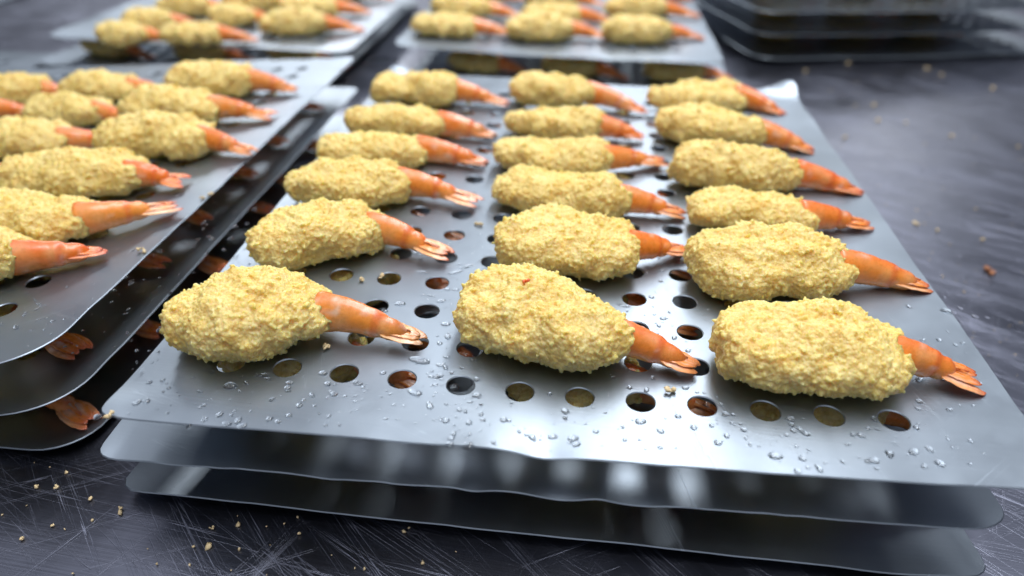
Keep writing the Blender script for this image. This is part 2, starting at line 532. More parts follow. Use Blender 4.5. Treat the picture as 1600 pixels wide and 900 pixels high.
# ------------------------------------------------------------------ shrimp
ICO_V = None
def ico():
    global ICO_V, ICO_F
    t = (1 + 5 ** 0.5) / 2
    v = np.array([(-1, t, 0), (1, t, 0), (-1, -t, 0), (1, -t, 0), (0, -1, t), (0, 1, t), (0, -1, -t), (0, 1, -t), (t, 0, -1), (t, 0, 1), (-t, 0, -1), (-t, 0, 1)], float)
    ICO_V = v / np.linalg.norm(v[0])
    ICO_F = np.array([(0, 11, 5), (0, 5, 1), (0, 1, 7), (0, 7, 10), (0, 10, 11), (1, 5, 9), (5, 11, 4), (11, 10, 2), (10, 7, 6), (7, 1, 8),
                      (3, 9, 4), (3, 4, 2), (3, 2, 6), (3, 6, 8), (3, 8, 9), (4, 9, 5), (2, 4, 11), (6, 2, 10), (8, 6, 7), (9, 8, 1)])
ico()

def rand_rot(rng, n):
    q = rng.normal(size=(n, 4))
    q /= np.linalg.norm(q, axis=1, keepdims=True)
    w, x, y, z = q.T
    return np.stack([np.stack([1 - 2 * (y * y + z * z), 2 * (x * y - z * w), 2 * (x * z + y * w)], -1),
                     np.stack([2 * (x * y + z * w), 1 - 2 * (x * x + z * z), 2 * (y * z - x * w)], -1),
                     np.stack([2 * (x * z - y * w), 2 * (y * z + x * w), 1 - 2 * (x * x + y * y)], -1)], 1)

def crumb_cloud(rng, P, N, r_lo, r_hi, power=2.0, off=None):
    """irregular granules at points P (normals N)"""
    n = len(P)
    r = r_lo + (r_hi - r_lo) * rng.random(n) ** (power + 0.6)
    sc = rng.uniform(0.45, 1.5, (n, 1, 3))
    jit = rng.uniform(0.6, 1.35, (n, 12, 1))
    v = ICO_V[None] * jit * sc
    v = np.einsum('nij,nkj->nki', rand_rot(rng, n), v) * r[:, None, None]
    v = v + (P + N * (r * (off if off is not None else rng.uniform(-0.4, 0.9, n)))[:, None])[:, None]
    f = (ICO_F[None] + (np.arange(n) * 12)[:, None, None]).reshape(-1, 3)
    return v.reshape(-1, 3), f

def build_breading(L, w, h, seed, tap=0.0, n_exp=3.1, bend=0.0, groove=0.0, lump=0.0, nu=84, nv=56, crumbs=3000, rc=(0.0006, 0.0020), voxel=0.0006):
    rng = np.random.default_rng(seed)
    u = 0.5 - 0.5 * np.cos(np.pi * (np.arange(1, nu) / nu))
    s = 2 * u - 1
    prof = np.maximum(1 - np.abs(s) ** n_exp, 1e-6) ** (1 / n_exp)
    th = np.arange(nv) / nv * 2 * np.pi
    U, T = np.meshgrid(s, th, indexing='ij')
    PR = prof[:, None] * (1 + tap * s[:, None] * 0.5)
    cs, sn = np.cos(T), np.sin(T)
    ex = 2 / 2.35
    cy = np.sign(cs) * np.abs(cs) ** ex
    cz = np.sign(sn) * np.abs(sn) ** ex
    X = U * L / 2
    Y = cy * w / 2 * PR + bend * (U ** 2 - 0.4)
    zt = 0.60 + 0.40 * np.minimum(PR, 1.1)
    Z = h * 0.46 + cz * h * 0.5 * np.where(cz > 0, PR * 1.08, PR * 0.92) + lump * np.exp(-((U + 0.25) / 0.3) ** 2) * np.maximum(cz, 0)
    if groove:
        Z = Z - groove * np.exp(-((Y / (w * 0.10)) ** 2)) * np.maximum(cz, 0) * np.exp(-(U / 0.75) ** 4)
    V = np.c_[X.ravel(), Y.ravel(), Z.ravel()]
    V = np.concatenate([V, [[-L / 2, bend * .6, h * 0.46], [L / 2, bend * .6, h * 0.46]]])
    k = nu - 1
    i = np.arange(k * nv).reshape(k, nv)
    j2 = np.roll(i, -1, 1)
    quads = np.c_[i[:-1].ravel(), i[1:].ravel(), j2[1:].ravel(), j2[:-1].ravel()]
    a, bq = k * nv, k * nv + 1
    tris = np.concatenate([np.c_[np.full(nv, a), i[0], j2[0]], np.c_[np.full(nv, bq), j2[-1], i[-1]]])
    ctr = np.array([0, 0, h * 0.46])
    # direction for displacement
    D = (V - ctr) / np.array([L / 2, w / 2, h / 2]) ** 2
    D /= np.maximum(np.linalg.norm(D, axis=1, keepdims=True), 1e-9)
    so = seed * 3.7
    dsp = 0.0040 * noise3(V * 40 + so, seed) + 0.0026 * noise3(V * 115 + so, seed + 1) + 0.0007 * noise3(V * 330 + so, seed + 2) + 0.0004 * noise3(V * 700 + so, seed + 3)
    V = V + D * dsp[:, None]
    # settled on the tray with an uneven underside
    V[:, 2] = np.where(V[:, 2] < 0.0018, 0.0009 + 0.0006 * noise3(V * 300, seed + 8) + 0.0002 * np.maximum(V[:, 2] / 0.0018, -1), V[:, 2])
    V[:, 2] = np.maximum(V[:, 2], 0.0)
    V[:, 2] -= V[:, 2].min()
    # crumbs, area weighted over the shell that can be seen
    TR = np.concatenate([quads[:, [0, 1, 2]], quads[:, [0, 2, 3]], tris])
    A, B_, C_ = V[TR[:, 0]], V[TR[:, 1]], V[TR[:, 2]]
    nn = np.cross(B_ - A, C_ - A)
    ar = np.linalg.norm(nn, axis=1)
    nn = nn / np.maximum(ar, 1e-12)[:, None]
    if (nn * ((A + B_ + C_) / 3 - ctr)).sum() < 0: nn = -nn
    zc = (A[:, 2] + B_[:, 2] + C_[:, 2]) / 3
    ar = ar * np.where((nn[:, 2] < -0.35) & (zc < 0.003), 0.06, 1.0)
    clump = noise3((A + B_ + C_) / 3 * 210 + so, seed + 4)
    ar = ar * np.clip(1.0 + 0.7 * clump, 0.15, 2)
    pick = rng.choice(len(TR), crumbs, p=ar / ar.sum())
    r1, r2 = np.sqrt(rng.random(crumbs))[:, None], rng.random(crumbs)[:, None]
    P = A[pick] * (1 - r1) + B_[pick] * (r1 * (1 - r2)) + C_[pick] * (r1 * r2)
    off = -0.55 + 0.85 * rng.random(crumbs) + 0.55 * noise3(P * 160 + so, seed + 6) + 0.9 * (rng.random(crumbs) < 0.10)
    cv, cf = crumb_cloud(rng, P, nn[pick], *rc, off=off)
    cv[:, 2] = np.maximum(cv[:, 2], 0.0)
    return fuse(np.concatenate([V, cv]), [quads, np.concatenate([tris, cf + len(V)])], voxel)

def fuse(V, F, voxel):
    """weld the paste and its crumbs into one granular skin"""
    me = mesh_from('breading', V, F, MAT_BREAD)
    ob = bpy.data.objects.new('fusing', me)
    COL.objects.link(ob)
    md = ob.modifiers.new('fuse', 'REMESH')
    md.mode = 'VOXEL'
    md.voxel_size = voxel
    md.use_smooth_shade = True
    dg = bpy.context.evaluated_depsgraph_get()
    out = bpy.data.meshes.new_from_object(ob.evaluated_get(dg))
    out.name = 'breading'
    bpy.data.objects.remove(ob)
    bpy.data.meshes.remove(me)
    if not out.materials: out.materials.append(MAT_BREAD)
    return out

def mixc(a, b, t):
    t = np.clip(t, 0, 1)[:, None]
    return np.asarray(a)[None] * (1 - t) + np.asarray(b)[None] * t

def loft(C, Tn, a, b, nv, up=np.array([0, 0, 1.0]), lens=0.0):
    """tube round centres C with tangents Tn, half widths a and half heights b"""
    side = np.cross(Tn, up)
    side /= np.linalg.norm(side, axis=1, keepdims=True)
    nrm = np.cross(side, Tn)
    th = np.arange(nv) / nv * 2 * np.pi
    cs, sn = np.cos(th), np.sin(th)
    if lens: sn = np.sign(sn) * np.abs(sn) ** lens
    V = C[:, None] + side[:, None] * (a[:, None] * cs)[..., None] + nrm[:, None] * (b[:, None] * sn)[..., None]
    k = len(C)
    i = np.arange(k * nv).reshape(k, nv)
    j2 = np.roll(i, -1, 1)
    quads = np.c_[i[:-1].ravel(), j2[:-1].ravel(), j2[1:].ravel(), i[1:].ravel()]
    VV = np.concatenate([V.reshape(-1, 3), C[:1], C[-1:]])
    tris = np.concatenate([np.c_[np.full(nv, k * nv), j2[0], i[0]], np.c_[np.full(nv, k * nv + 1), i[-1], j2[-1]]])
    tt = np.concatenate([np.repeat(np.linspace(0, 1, k), nv), [0, 1]])
    aa = np.concatenate([np.tile(th, k), [0, 0]])
    return VV, quads, tris, tt, aa

def build_tail(L, w, h, tip, seed, spread=1.0, redness=0.5, tipdark=0.5, fat=1.0, kink=0.0, ztip=0.0035, res=1):
    """tip: (x, y) of the fin tips in the shrimp's own frame. returns [(name, mesh, parent index)]"""
    rng = np.random.default_rng(seed + 1000)
    P0 = np.array([L / 2 - 0.011, 0.0, h * 0.44])
    P3 = np.array([tip[0], tip[1], ztip])
    ln = np.linalg.norm(P3 - P0)
    d0 = np.array([0.85, 0.15 * np.sign(tip[1]), 0.10 + kink])
    P1 = P0 + d0 * ln * 0.40
    P2 = P3 - np.array([(P3 - P0)[0], (P3 - P0)[1], -0.006]) / ln * ln * 0.30
    def bez(t):
        t = t[:, None]
        return (1 - t) ** 3 * P0 + 3 * (1 - t) ** 2 * t * P1 + 3 * (1 - t) * t * t * P2 + t ** 3 * P3
    def tang(t):
        t = t[:, None]
        d = 3 * (1 - t) ** 2 * (P1 - P0) + 6 * (1 - t) * t * (P2 - P1) + 3 * t * t * (P3 - P2)
        return d / np.linalg.norm(d, axis=1, keepdims=True)
    ts = 0.84 if spread < 0.65 else 0.72
    k = 26 * res
    t = np.linspace(0, ts, k)
    s = t / ts
    base_a = 0.0076 * fat * (1 - 0.48 * s ** 0.9)
    base_b = 0.0102 * fat * (1 - 0.60 * s ** 0.9)
    joint = 0.0003 * np.exp(-((s - 0.64) / 0.05) ** 2) - 0.0005 * np.exp(-((s - 0.74) / 0.05) ** 2)
    close = np.where(s > 0.80, np.sqrt(np.maximum(1 - ((s - 0.80) / 0.201) ** 2, 0.02)), 1)
    close = close * np.clip(0.45 + s / 0.16, 0, 1)        # the buried end stays inside the breading
    V, q, tr, tt, aa = loft(bez(t), tang(t), (base_a + joint) * close, (base_b + joint) * close, 24)
    ridge = np.maximum(np.sin(aa), 0) ** 10
    V[:, 2] += ridge * 0.0006
    V += (0.00022 * noise3(V * 420, seed + 3))[:, None]
    V[:, 2] = np.maximum(V[:, 2], 0.0004)
    o1, o2 = (0.97, 0.36, 0.055), (0.93, 0.19, 0.018)
    peach = (0.95, 0.56, 0.24)
    c = mixc(mixc(o1, o2, np.full(len(V), redness))[0], peach, 0.45 * np.clip(noise3(V * 170, seed + 5) + 0.25, 0, 1) + 0.35 * np.maximum(-np.sin(aa), 0))
    c = c * (1 - 0) + 0
    red = np.array((0.72, 0.09, 0.02))
    rm = np.clip(ridge * 0.8 + 0.9 * np.exp(-((tt - 0.66) / 0.03) ** 2) + 0.5 * np.exp(-((tt - 0.97) / 0.06) ** 2), 0, 1)
    c = c * (1 - rm[:, None] * 0.7) + red * rm[:, None] * 0.7
    if spread < 0.65:                      # folded fans: brown tips on the long shell
        te = np.clip((tt - 0.72) / 0.28, 0, 1) * tipdark * 0.7
        c = c * (1 - te[:, None]) + np.array((0.34, 0.17, 0.05)) * te[:, None]
    wh = np.clip(noise3(V * 260 + 9, seed + 6) * 2.2 - 1.15, 0, 1) * 0.55
    c = c * (1 - wh[:, None]) + np.array((0.93, 0.78, 0.68)) * wh[:, None]
    out = [('tail_shell', mesh_from('tail_shell', V, [q, tr], MAT_SHELL, pigment=c))]
    # fins: two uropods each side and the pointed telson on top
    T0 = tang(np.array([ts * 0.94]))[0]
    base = bez(np.array([min(ts * 0.80, 0.60)]))[0]
    side = np.cross(T0, (0, 0, 1.0)); side /= np.linalg.norm(side)
    fl = np.linalg.norm(P3 - base)
    specs = [('tail_fin', -1.0, 1.00, 0.0042, -0.0012), ('tail_fin', -0.40, 0.93, 0.0044, 0.0006), ('tail_fin', 0.40, 0.90, 0.0044, 0.0003), ('tail_fin', 1.0, 0.97, 0.0042, -0.0012), ('telson', 0.0, 0.66, 0.0024, 0.0026)]
    tipc = mixc((0.62, 0.09, 0.045), (0.26, 0.13, 0.045), np.array([tipdark]))[0]
    for kx, (nm, sd, lf, hw, up) in enumerate(specs):
        kk = 16
        t = np.linspace(0, 1, kk)
        end = base + (P3 - base) * (lf + rng.uniform(-0.05, 0.04)) + side * (sd * 0.0044 * spread + rng.uniform(-0.0006, 0.0006)) + np.array([0, 0, up * 0.7 + rng.uniform(0, 0.0008)])
        b0 = base + side * sd * 0.0026 + np.array([0, 0, up * 0.9])
        mid = (b0 + end) / 2 + side * sd * 0.0016 * spread + np.array([0, 0, 0.0009])
        Cc = (1 - t)[:, None] ** 2 * b0 + 2 * ((1 - t) * t)[:, None] * mid + (t ** 2)[:, None] * end
        Tg = np.gradient(Cc, axis=0); Tg /= np.linalg.norm(Tg, axis=1, keepdims=True)
        if nm == 'telson': prof = hw * (1 - 0.9 * t)
        else: prof = hw * np.maximum(1.55 * (t + 0.06) ** 0.5 * np.maximum(1 - t, 0) ** 0.55, 0.08)
        thick = np.maximum(0.0007 * (1 - 0.5 * t) * np.minimum(prof / hw + 0.3, 1), 0.0003) * (1.4 if nm == 'telson' else 1.0)
        V, q, tr, tt, aa = loft(Cc, Tg, prof * fat, thick, 26)
        rib = np.abs(np.cos(aa))
        V[:, 2] += 0.0005 * np.exp(-(np.cos(aa) / 0.18) ** 2) * np.sign(np.sin(aa)) * (1 - tt)
        vein = np.sin(np.arccos(np.clip(np.cos(aa), -1, 1)) * 9 + kx) * np.sin(aa) ** 2
        V[:, 2] += 0.00016 * vein * np.sign(np.sin(aa) + 1e-6)
        V += (0.0002 * noise3(V * 600, seed + kx))[:, None]
        V[:, 2] = np.maximum(V[:, 2], 0.0004)
        c = mixc(peach if kx == 3 else o1, o2, np.full(len(V), redness * 0.9))
        stripe = np.clip(noise3(np.c_[tt * 2.5, np.cos(aa) * 7, np.full(len(V), kx * 3.3)], seed + 11) * 1.8, 0, 1) * 0.42
        c = c * (1 - stripe[:, None]) + np.array((0.92, 0.70, 0.58)) * stripe[:, None]
        whm = np.exp(-(np.cos(aa) / 0.45) ** 2) * np.exp(-((tt - 0.34) / 0.24) ** 2) * (rng.random() < 0.35) * 0.7
        c = c * (1 - whm[:, None]) + np.array((0.94, 0.84, 0.78)) * whm[:, None]
        vm = np.clip(vein, 0, 1) * 0.18
        c = c * (1 - vm[:, None]) + np.array((0.62, 0.12, 0.05)) * vm[:, None]
        tm = np.clip((tt - 0.62) / 0.36, 0, 1) ** 1.3 * 0.9
        c = c * (1 - tm[:, None]) + tipc * tm[:, None]
        em = np.clip((rib - 0.90) / 0.1, 0, 1) * 0.25
        c = c * (1 - em[:, None]) + np.array((0.55, 0.10, 0.03)) * em[:, None]
        out.append((nm, mesh_from(nm, V, [q, tr], MAT_SHELL, pigment=c)))
    return out

def shrimp_geometry(L, w, h, tip, seed, q, **kw):
    kw.setdefault('bend', 0.0035 * math.sin(seed * 1.9))
    bk = {k: kw[k] for k in ('tap', 'n_exp', 'bend', 'groove', 'lump') if k in kw}
    tk = {k: kw[k] for k in ('spread', 'redness', 'tipdark', 'fat', 'kink', 'ztip') if k in kw}
    nu, nv, cr, rc, vx = {3: (120, 80, 9000, (0.00045, 0.0013), 0.00050), 2: (90, 60, 5200, (0.0005, 0.0015), 0.00068), 1: (70, 48, 2000, (0.0008, 0.0020), 0.00095)}[q]
    core = build_breading(L, w, h, seed, nu=nu, nv=nv, crumbs=cr, rc=rc, voxel=vx, **bk)
    return core, build_tail(L, w, h, tip, seed, **tk)

def assemble(geo, label, group):
    core, tail = geo
    r = add_obj('breaded_shrimp', None, label=label, category='shrimp', group=group)
    add_obj('breading', core, r)
    sh = None
    for nm, me in tail:
        o = add_obj(nm, me, r if nm == 'tail_shell' else sh)
        if nm == 'tail_shell': sh = o
    return r

def copy_tree(o, parent=None):
    c = o.copy()
    COL.objects.link(c)
    c.parent = parent
    for ch in o.children:
        copy_tree(ch, c)
    return c

def seat(root, t, x, y, ang, lift=0.0):
    """stand a shrimp on tray t at outline coordinates x, y"""
    z = t.z + tray_height(t, x, y) + 0.0003 + lift
    p = t.pv + t.R @ (np.array([x, y, z]) - t.pv)
    root.location = p
    root.rotation_euler = (Matrix(t.R.tolist()) @ Euler((0, 0, ang)).to_matrix()).to_euler()

def measure(t, spec, hmax=0.0255):
    """spec in pixels: body left end, body right end, body thickness, tail tip -> place and sizes on the tray"""
    xL, yL, xR, yR, vh, tx, ty = spec
    zc = 0.0125
    o = t.o + t.n * zc
    mid0 = to_local(t, unproject((xL + xR) / 2, (yL + yR) / 2, o, t.n))
    o = o + t.n * tray_height(t, mid0[0], mid0[1])
    A = to_local(t, unproject(xL, yL, o, t.n))
    B = to_local(t, unproject(xR, yR, o, t.n))
    mid = unproject((xL + xR) / 2, (yL + yR) / 2, o, t.n)
    sc = pixel_scale(mid)
    d = mid - CAM
    el = math.asin(-d[2] / np.linalg.norm(d))
    size = vh * 0.86 / sc
    w = size * 1.15
    for _ in range(20):
        h = min(0.62 * w, hmax)
        cur = math.hypot(w * math.sin(el), h * math.cos(el))
        w *= size / cur
    w = min(max(w, 0.028), 0.050)
    h = min(0.62 * w, hmax)
    ct = (A + B) / 2
    dv = (B - A)[:2]
    L = float(np.linalg.norm(dv))
    ang = math.atan2(dv[1], dv[0])
    TP = to_local(t, unproject(tx, ty, t.o + t.n * (0.003 + tray_height(t, mid0[0], mid0[1])), t.n))
    q = TP[:2] - ct[:2]
    tip = (q[0] * math.cos(ang) + q[1] * math.sin(ang), -q[0] * math.sin(ang) + q[1] * math.cos(ang))
    # never longer than a real tail
    lim = L / 2 + 0.046
    if tip[0] > lim: tip = (lim, tip[1])
    if tip[0] < L / 2 + 0.022: tip = (L / 2 + 0.022, tip[1])
    return ct, ang, L, w, h, tip

def place(t, spec, seed, q, label, group, **kw):
    ct, ang, L, w, h, tip = measure(t, spec)
    r = assemble(shrimp_geometry(L, w, h, tip, seed, q, **kw), label, group)
    seat(r, t, ct[0], ct[1], ang)
    return r

ORD = ['frontmost', 'second from the front', 'third from the front', 'fourth from the front', 'fifth from the front', 'rearmost']
G1 = 'breaded shrimp on the front centre tray'
MAIN = {
 'left': [((263, 500, 530, 482, 143, 664, 534), 3, dict(tap=-0.45, n_exp=2.3, lump=0.002, spread=0.55, redness=0.25, tipdark=0.95)),
          ((390, 368, 602, 352, 102, 706, 402), 3, dict(tap=-0.15, n_exp=2.4, spread=0.9, redness=0.3, tipdark=0.35)),
          ((450, 282, 645, 278, 74, 752, 318), 3, dict(tap=0.0, n_exp=2.6, spread=1.1, redness=0.35, tipdark=0.3)),
          ((502, 225, 672, 224, 56, 764, 257), 2, dict(tap=-0.1, spread=0.5, redness=0.6, tipdark=0.4)),
          ((545, 178, 705, 187, 54, 776, 214), 2, dict(tap=0.0, spread=0.5, redness=0.6, tipdark=0.9)),
          ((586, 135, 718, 137, 56, 797, 164), 2, dict(tap=0.0, spread=0.7, redness=0.45, tipdark=0.2))],
 'middle': [((722, 478, 975, 528, 146, 1094, 578), 3, dict(tap=-0.20, n_exp=2.5, spread=0.6, redness=0.55, tipdark=0.75)),
          ((776, 374, 1000, 386, 114, 1074, 392), 3, dict(tap=0.0, n_exp=3.2, spread=0.7, redness=0.6, tipdark=0.2)),
          ((770, 287, 988, 308, 76, 1074, 338), 3, dict(tap=-0.1, n_exp=2.8, spread=0.8, redness=0.4, tipdark=0.3)),
          ((773, 237, 953, 243, 64, 1040, 254), 2, dict(tap=0.0, spread=1.2, redness=0.45, tipdark=0.2)),
          ((786, 184, 940, 189, 54, 1008, 216), 2, dict(tap=0.0, spread=0.6, redness=0.75, tipdark=0.1)),
          ((797, 136, 932, 142, 54, 1011, 177), 2, dict(tap=-0.05, spread=0.5, redness=0.6, tipdark=0.1))],
 'right': [((1118, 543, 1408, 552, 152, 1532, 600), 3, dict(tap=0.0, n_exp=3.6, spread=1.5, redness=0.5, tipdark=0.2, kink=0.15)),
          ((1088, 402, 1332, 418, 116, 1455, 452), 3, dict(tap=-0.15, n_exp=2.5, groove=0.003, spread=0.6, redness=0.35, tipdark=0.2)),
          ((1078, 317, 1275, 334, 78, 1362, 354), 3, dict(tap=-0.05, n_exp=2.7, spread=0.8, redness=0.6, tipdark=0.35)),
          ((1055, 248, 1252, 270, 76, 1350, 304), 2, dict(tap=-0.1, spread=0.6, redness=0.75, tipdark=0.15)),
          ((1028, 185, 1198, 203, 64, 1272, 238), 2, dict(tap=-0.1, groove=0.002, spread=0.6, redness=0.4, tipdark=0.2)),
          ((1015, 150, 1165, 145, 52, 1221, 180), 2, dict(tap=0.0, groove=0.002, spread=0.5, redness=0.6, tipdark=0.1))]}
sd = 10
for cname in ('left', 'middle', 'right'):
    for k, (spec, q, kw) in enumerate(MAIN[cname]):
        sd += 7
        rt = place(T1, spec, sd, q, 'breaded shrimp, %s in the %s column of the front centre tray' % (ORD[k], cname), G1, **kw)

# a red fleck stuck in the coating of the frontmost middle shrimp
def red_fleck():
    rng = np.random.default_rng(3)
    root = [o for o in bpy.data.objects if o.get('label', '').startswith('breaded shrimp, frontmost in the middle')][0]
    body = [c for c in root.children if c.name.startswith('breading')][0]
    co = np.empty(len(body.data.vertices) * 3, np.float32)
    body.data.vertices.foreach_get('co', co)
    co = co.reshape(-1, 3)
    p = np.array([-0.0085, 0.004])
    near = co[np.hypot(co[:, 0] - p[0], co[:, 1] - p[1]) < 0.0012]
    z = near[:, 2].max()
    P = np.array([[p[0] + dx, p[1] + dy, z] for dx, dy in ((0, 0), (0.0009, 0.0006), (-0.0005, -0.0012))])
    v, f = crumb_cloud(rng, P, np.zeros((3, 3)), 0.0009, 0.0013)
    c = np.tile((0.80, 0.14, 0.03), (len(v), 1))
    add_obj('red_fleck', mesh_from('red_fleck', v, [f], MAT_SHELL, pigment=c), root)
red_fleck()

GL = 'breaded shrimp on the top left tray'
LEFT = [((-140, 385, 30, 400, 90, 167, 394), 2, 'shrimp cut off by the left picture edge, straight red tail, nearest on left tray', dict(spread=0.3, redness=0.95, tipdark=0.1)),
 ((-75, 335, 145, 340, 88, 282, 322), 2, 'breaded shrimp on left tray with pale orange tail split in two white fins', dict(spread=1.3, redness=0.2, tipdark=0.05)),
 ((5, 272, 222, 270, 78, 293, 285), 2, 'breaded shrimp on left tray with bright red tail fins fanned wide', dict(spread=1.7, redness=0.8, tipdark=0.0)),
 ((165, 212, 332, 212, 66, 399, 240), 1, 'third shrimp from the back in the right column of the left tray', dict(spread=0.7, redness=0.45, tipdark=0.6)),
 ((200, 163, 345, 166, 60, 430, 182), 1, 'second shrimp from the back in the right column of the left tray', dict(spread=1.5, redness=0.35, tipdark=0.1)),
 ((275, 120, 398, 124, 56, 466, 142), 1, 'rearmost shrimp in the right column of the left tray, near the empty corner', dict(spread=0.6, redness=0.4, tipdark=0.5)),
 ((-35, 216, 112, 214, 60, 168, 222), 1, 'glossy orange tailed shrimp in the second column of the left tray, third from back', dict(spread=0.4, redness=0.7, tipdark=0.1)),
 ((40, 168, 165, 168, 46, 192, 190), 1, 'second shrimp from the back in the second column of the left tray', dict(spread=0.5, redness=0.4, tipdark=0.1)),
 ((98, 130, 215, 134, 46, 250, 146), 1, 'rearmost shrimp in the second column of the left tray', dict(spread=0.4, redness=0.45, tipdark=0.1)),
 ((-50, 138, 65, 136, 46, 98, 148), 1, 'rearmost shrimp in the third column of the left tray, at the picture edge', dict(spread=0.5, redness=0.55, tipdark=0.1)),
 ((-130, 168, 0, 166, 50, 38, 178), 1, 'shrimp at the left picture edge showing only its tail, behind another', dict(spread=0.6, redness=0.6, tipdark=0.1)),
 ((-170, 270, -12, 268, 60, 38, 275), 1, 'shrimp at the left picture edge showing one orange tail stub, mid height', dict(spread=0.3, redness=0.7, tipdark=0.1))]
for spec, q, lab, kw in LEFT:
    sd += 7
    place(L1, spec, sd, q, lab, GL, **kw)

# templates shared by the far and the half hidden shrimp
TEMPL = []
for k, (L, w, h, rd, sp_) in enumerate([(0.062, 0.036, 0.0235, 0.4, 0.7), (0.058, 0.034, 0.0225, 0.6, 0.5), (0.064, 0.037, 0.024, 0.5, 1.1), (0.060, 0.035, 0.0230, 0.7, 0.8)]):
    TEMPL.append((assemble(shrimp_geometry(L, w, h, (L / 2 + 0.036, (-0.012, -0.004, -0.009, 0.004)[k]), 500 + k * 13, 1, redness=rd, spread=sp_, tipdark=0.2, n_exp=2.7), '', ''), L, w))
USED = [False] * 4
TI = [0]
def from_template(label, group, k=None):
    if k is None:
        k = TI[0] % 4; TI[0] += 1
    if USED[k]: r = copy_tree(TEMPL[k][0])
    else:
        r = TEMPL[k][0]; USED[k] = True
    r['label'], r['group'] = label, group
    return r, TEMPL[k][1], TEMPL[k][2]

def place_far(t, spec, label, group):
    ct, ang, L, w, h, tip = measure(t, spec)
    r, L0, w0 = from_template(label, group)
    s = min(max(L / L0, 0.85), 1.25)
    r.scale = (s, min(max(w / w0, 0.85), 1.2), min(max(s, 0.92), 1.05))
    seat(r, t, ct[0], ct[1], ang)

GBL = 'breaded shrimp on the back left tray'
for spec, lab in [
 ((158, 52, 230, 50, 38, 250, 62), 'leftmost shrimp of the front row on the back left tray'),
 ((250, 52, 345, 50, 40, 396, 60), 'middle shrimp of the front row on the back left tray'),
 ((400, 36, 515, 34, 40, 563, 36), 'rightmost shrimp of the front row on the back left tray'),
 ((195, 30, 268, 28, 38, 300, 36), 'leftmost shrimp of the second row on the back left tray'),
 ((328, 22, 402, 22, 36, 424, 32), 'middle shrimp of the second row on the back left tray'),
 ((435, 8, 530, 8, 34, 580, 22), 'rightmost shrimp of the second row on the back left tray'),
 ((245, 8, 330, 8, 34, 362, 14), 'shrimp touching the top picture edge at left of the back left tray'),
 ((352, 1, 435, 1, 32, 462, 8), 'shrimp touching the top picture edge at middle of the back left tray'),
 ((490, -14, 570, -14, 32, 610, -4), 'shrimp touching the top picture edge at right of the back left tray')]:
    place_far(BL1, spec, lab, GBL)
GBC = 'breaded shrimp on the back centre tray'
for spec, lab in [
 ((645, 36, 742, 38, 46, 786, 58), 'front row left shrimp of the back centre tray'),
 ((790, 42, 895, 43, 46, 938, 58), 'front row middle shrimp of the back centre tray'),
 ((940, 46, 1050, 48, 50, 1115, 70), 'front row right shrimp of the back centre tray'),
 ((678, 11, 768, 12, 34, 816, 24), 'second row left shrimp of the back centre tray'),
 ((818, 19, 905, 20, 32, 948, 34), 'second row middle shrimp of the back centre tray'),
 ((945, 10, 1042, 12, 32, 1086, 28), 'second row right shrimp of the back centre tray'),
 ((706, -10, 785, -9, 30, 820, 2), 'left shrimp cut by the top picture edge on the back centre tray'),
 ((822, -6, 900, -5, 30, 945, 8), 'middle shrimp cut by the top picture edge on the back centre tray'),
 ((950, -14, 1040, -12, 30, 1078, 2), 'right shrimp cut by the top picture edge on the back centre tray')]:
    place_far(BC1, spec, lab, GBC)

# shrimp on the lower trays, seen through the holes and between the trays
rnd = random.Random(5)
def lower_grid(t, xs, ys, label, group, jx=0.004, jy=0.003, rot=0.12, sz=1.0, cols=('left', 'middle', 'right'), rows=ORD):
    for x, cn in zip(xs, cols):
        for y, rn in zip(ys, rows):
            r, L0, w0 = from_template(label.format(col=cn, row=rn), group)
            r.scale = (1.02, 1.05, sz)
            seat(r, t, x + rnd.uniform(-jx, jx), y + rnd.uniform(-jy, jy), rnd.uniform(-rot, rot) - 0.08)
ysr = [0.028 + k * 0.066 for k in range(6)]
NTH = ['first', 'second', 'third', 'fourth', 'fifth', 'sixth']
lower_grid(T2, (-0.120, 0.010, 0.112), ysr, "shrimp under the front centre tray's holes, {row}, {col} column", 'shrimp on the middle tray of the centre stack', sz=0.95)
lower_grid(T3, (-0.106, 0.010, 0.114), [y + 0.006 for y in ysr[:2]], '{row} {col} shrimp on the lowest tray of the front centre stack', 'shrimp on the lowest tray of the centre stack')
lower_grid(L2, (-0.291,), [0.040 + k * 0.066 for k in range(6)], 'tail end in the dark gap of the middle left tray, {row}', 'shrimp on the middle tray of the left stack', 0.002, 0.004, 0.1, 0.97)
lower_grid(L3, (-0.283,), [0.032 + k * 0.066 for k in range(6)], 'tail end in the dark gap of the lowest left tray, {row}', 'shrimp on the lowest tray of the left stack', 0.002, 0.004, 0.1, 0.97)
lower_grid(BL2, (-0.570, -0.455, -0.340), (0.605,), 'shrimp at {col} between the two trays of the back left stack', 'shrimp inside the back left stack')
lower_grid(BC2, (-0.125, -0.010, 0.105), (0.600,), 'shrimp at {col} between the two trays of the back centre stack', 'shrimp inside the back centre stack')
for k, t in enumerate(BR[:3]):
    px, py = t.pv[0], t.pv[1]
    lower_grid(t, (px + 0.08, px + 0.19, px + 0.30), (py + 0.105,), '{col} dim shrimp on the %s tray of the back right stack' % ('lowest', 'second lowest', 'third lowest')[k],
        'shrimp inside the back right stack')

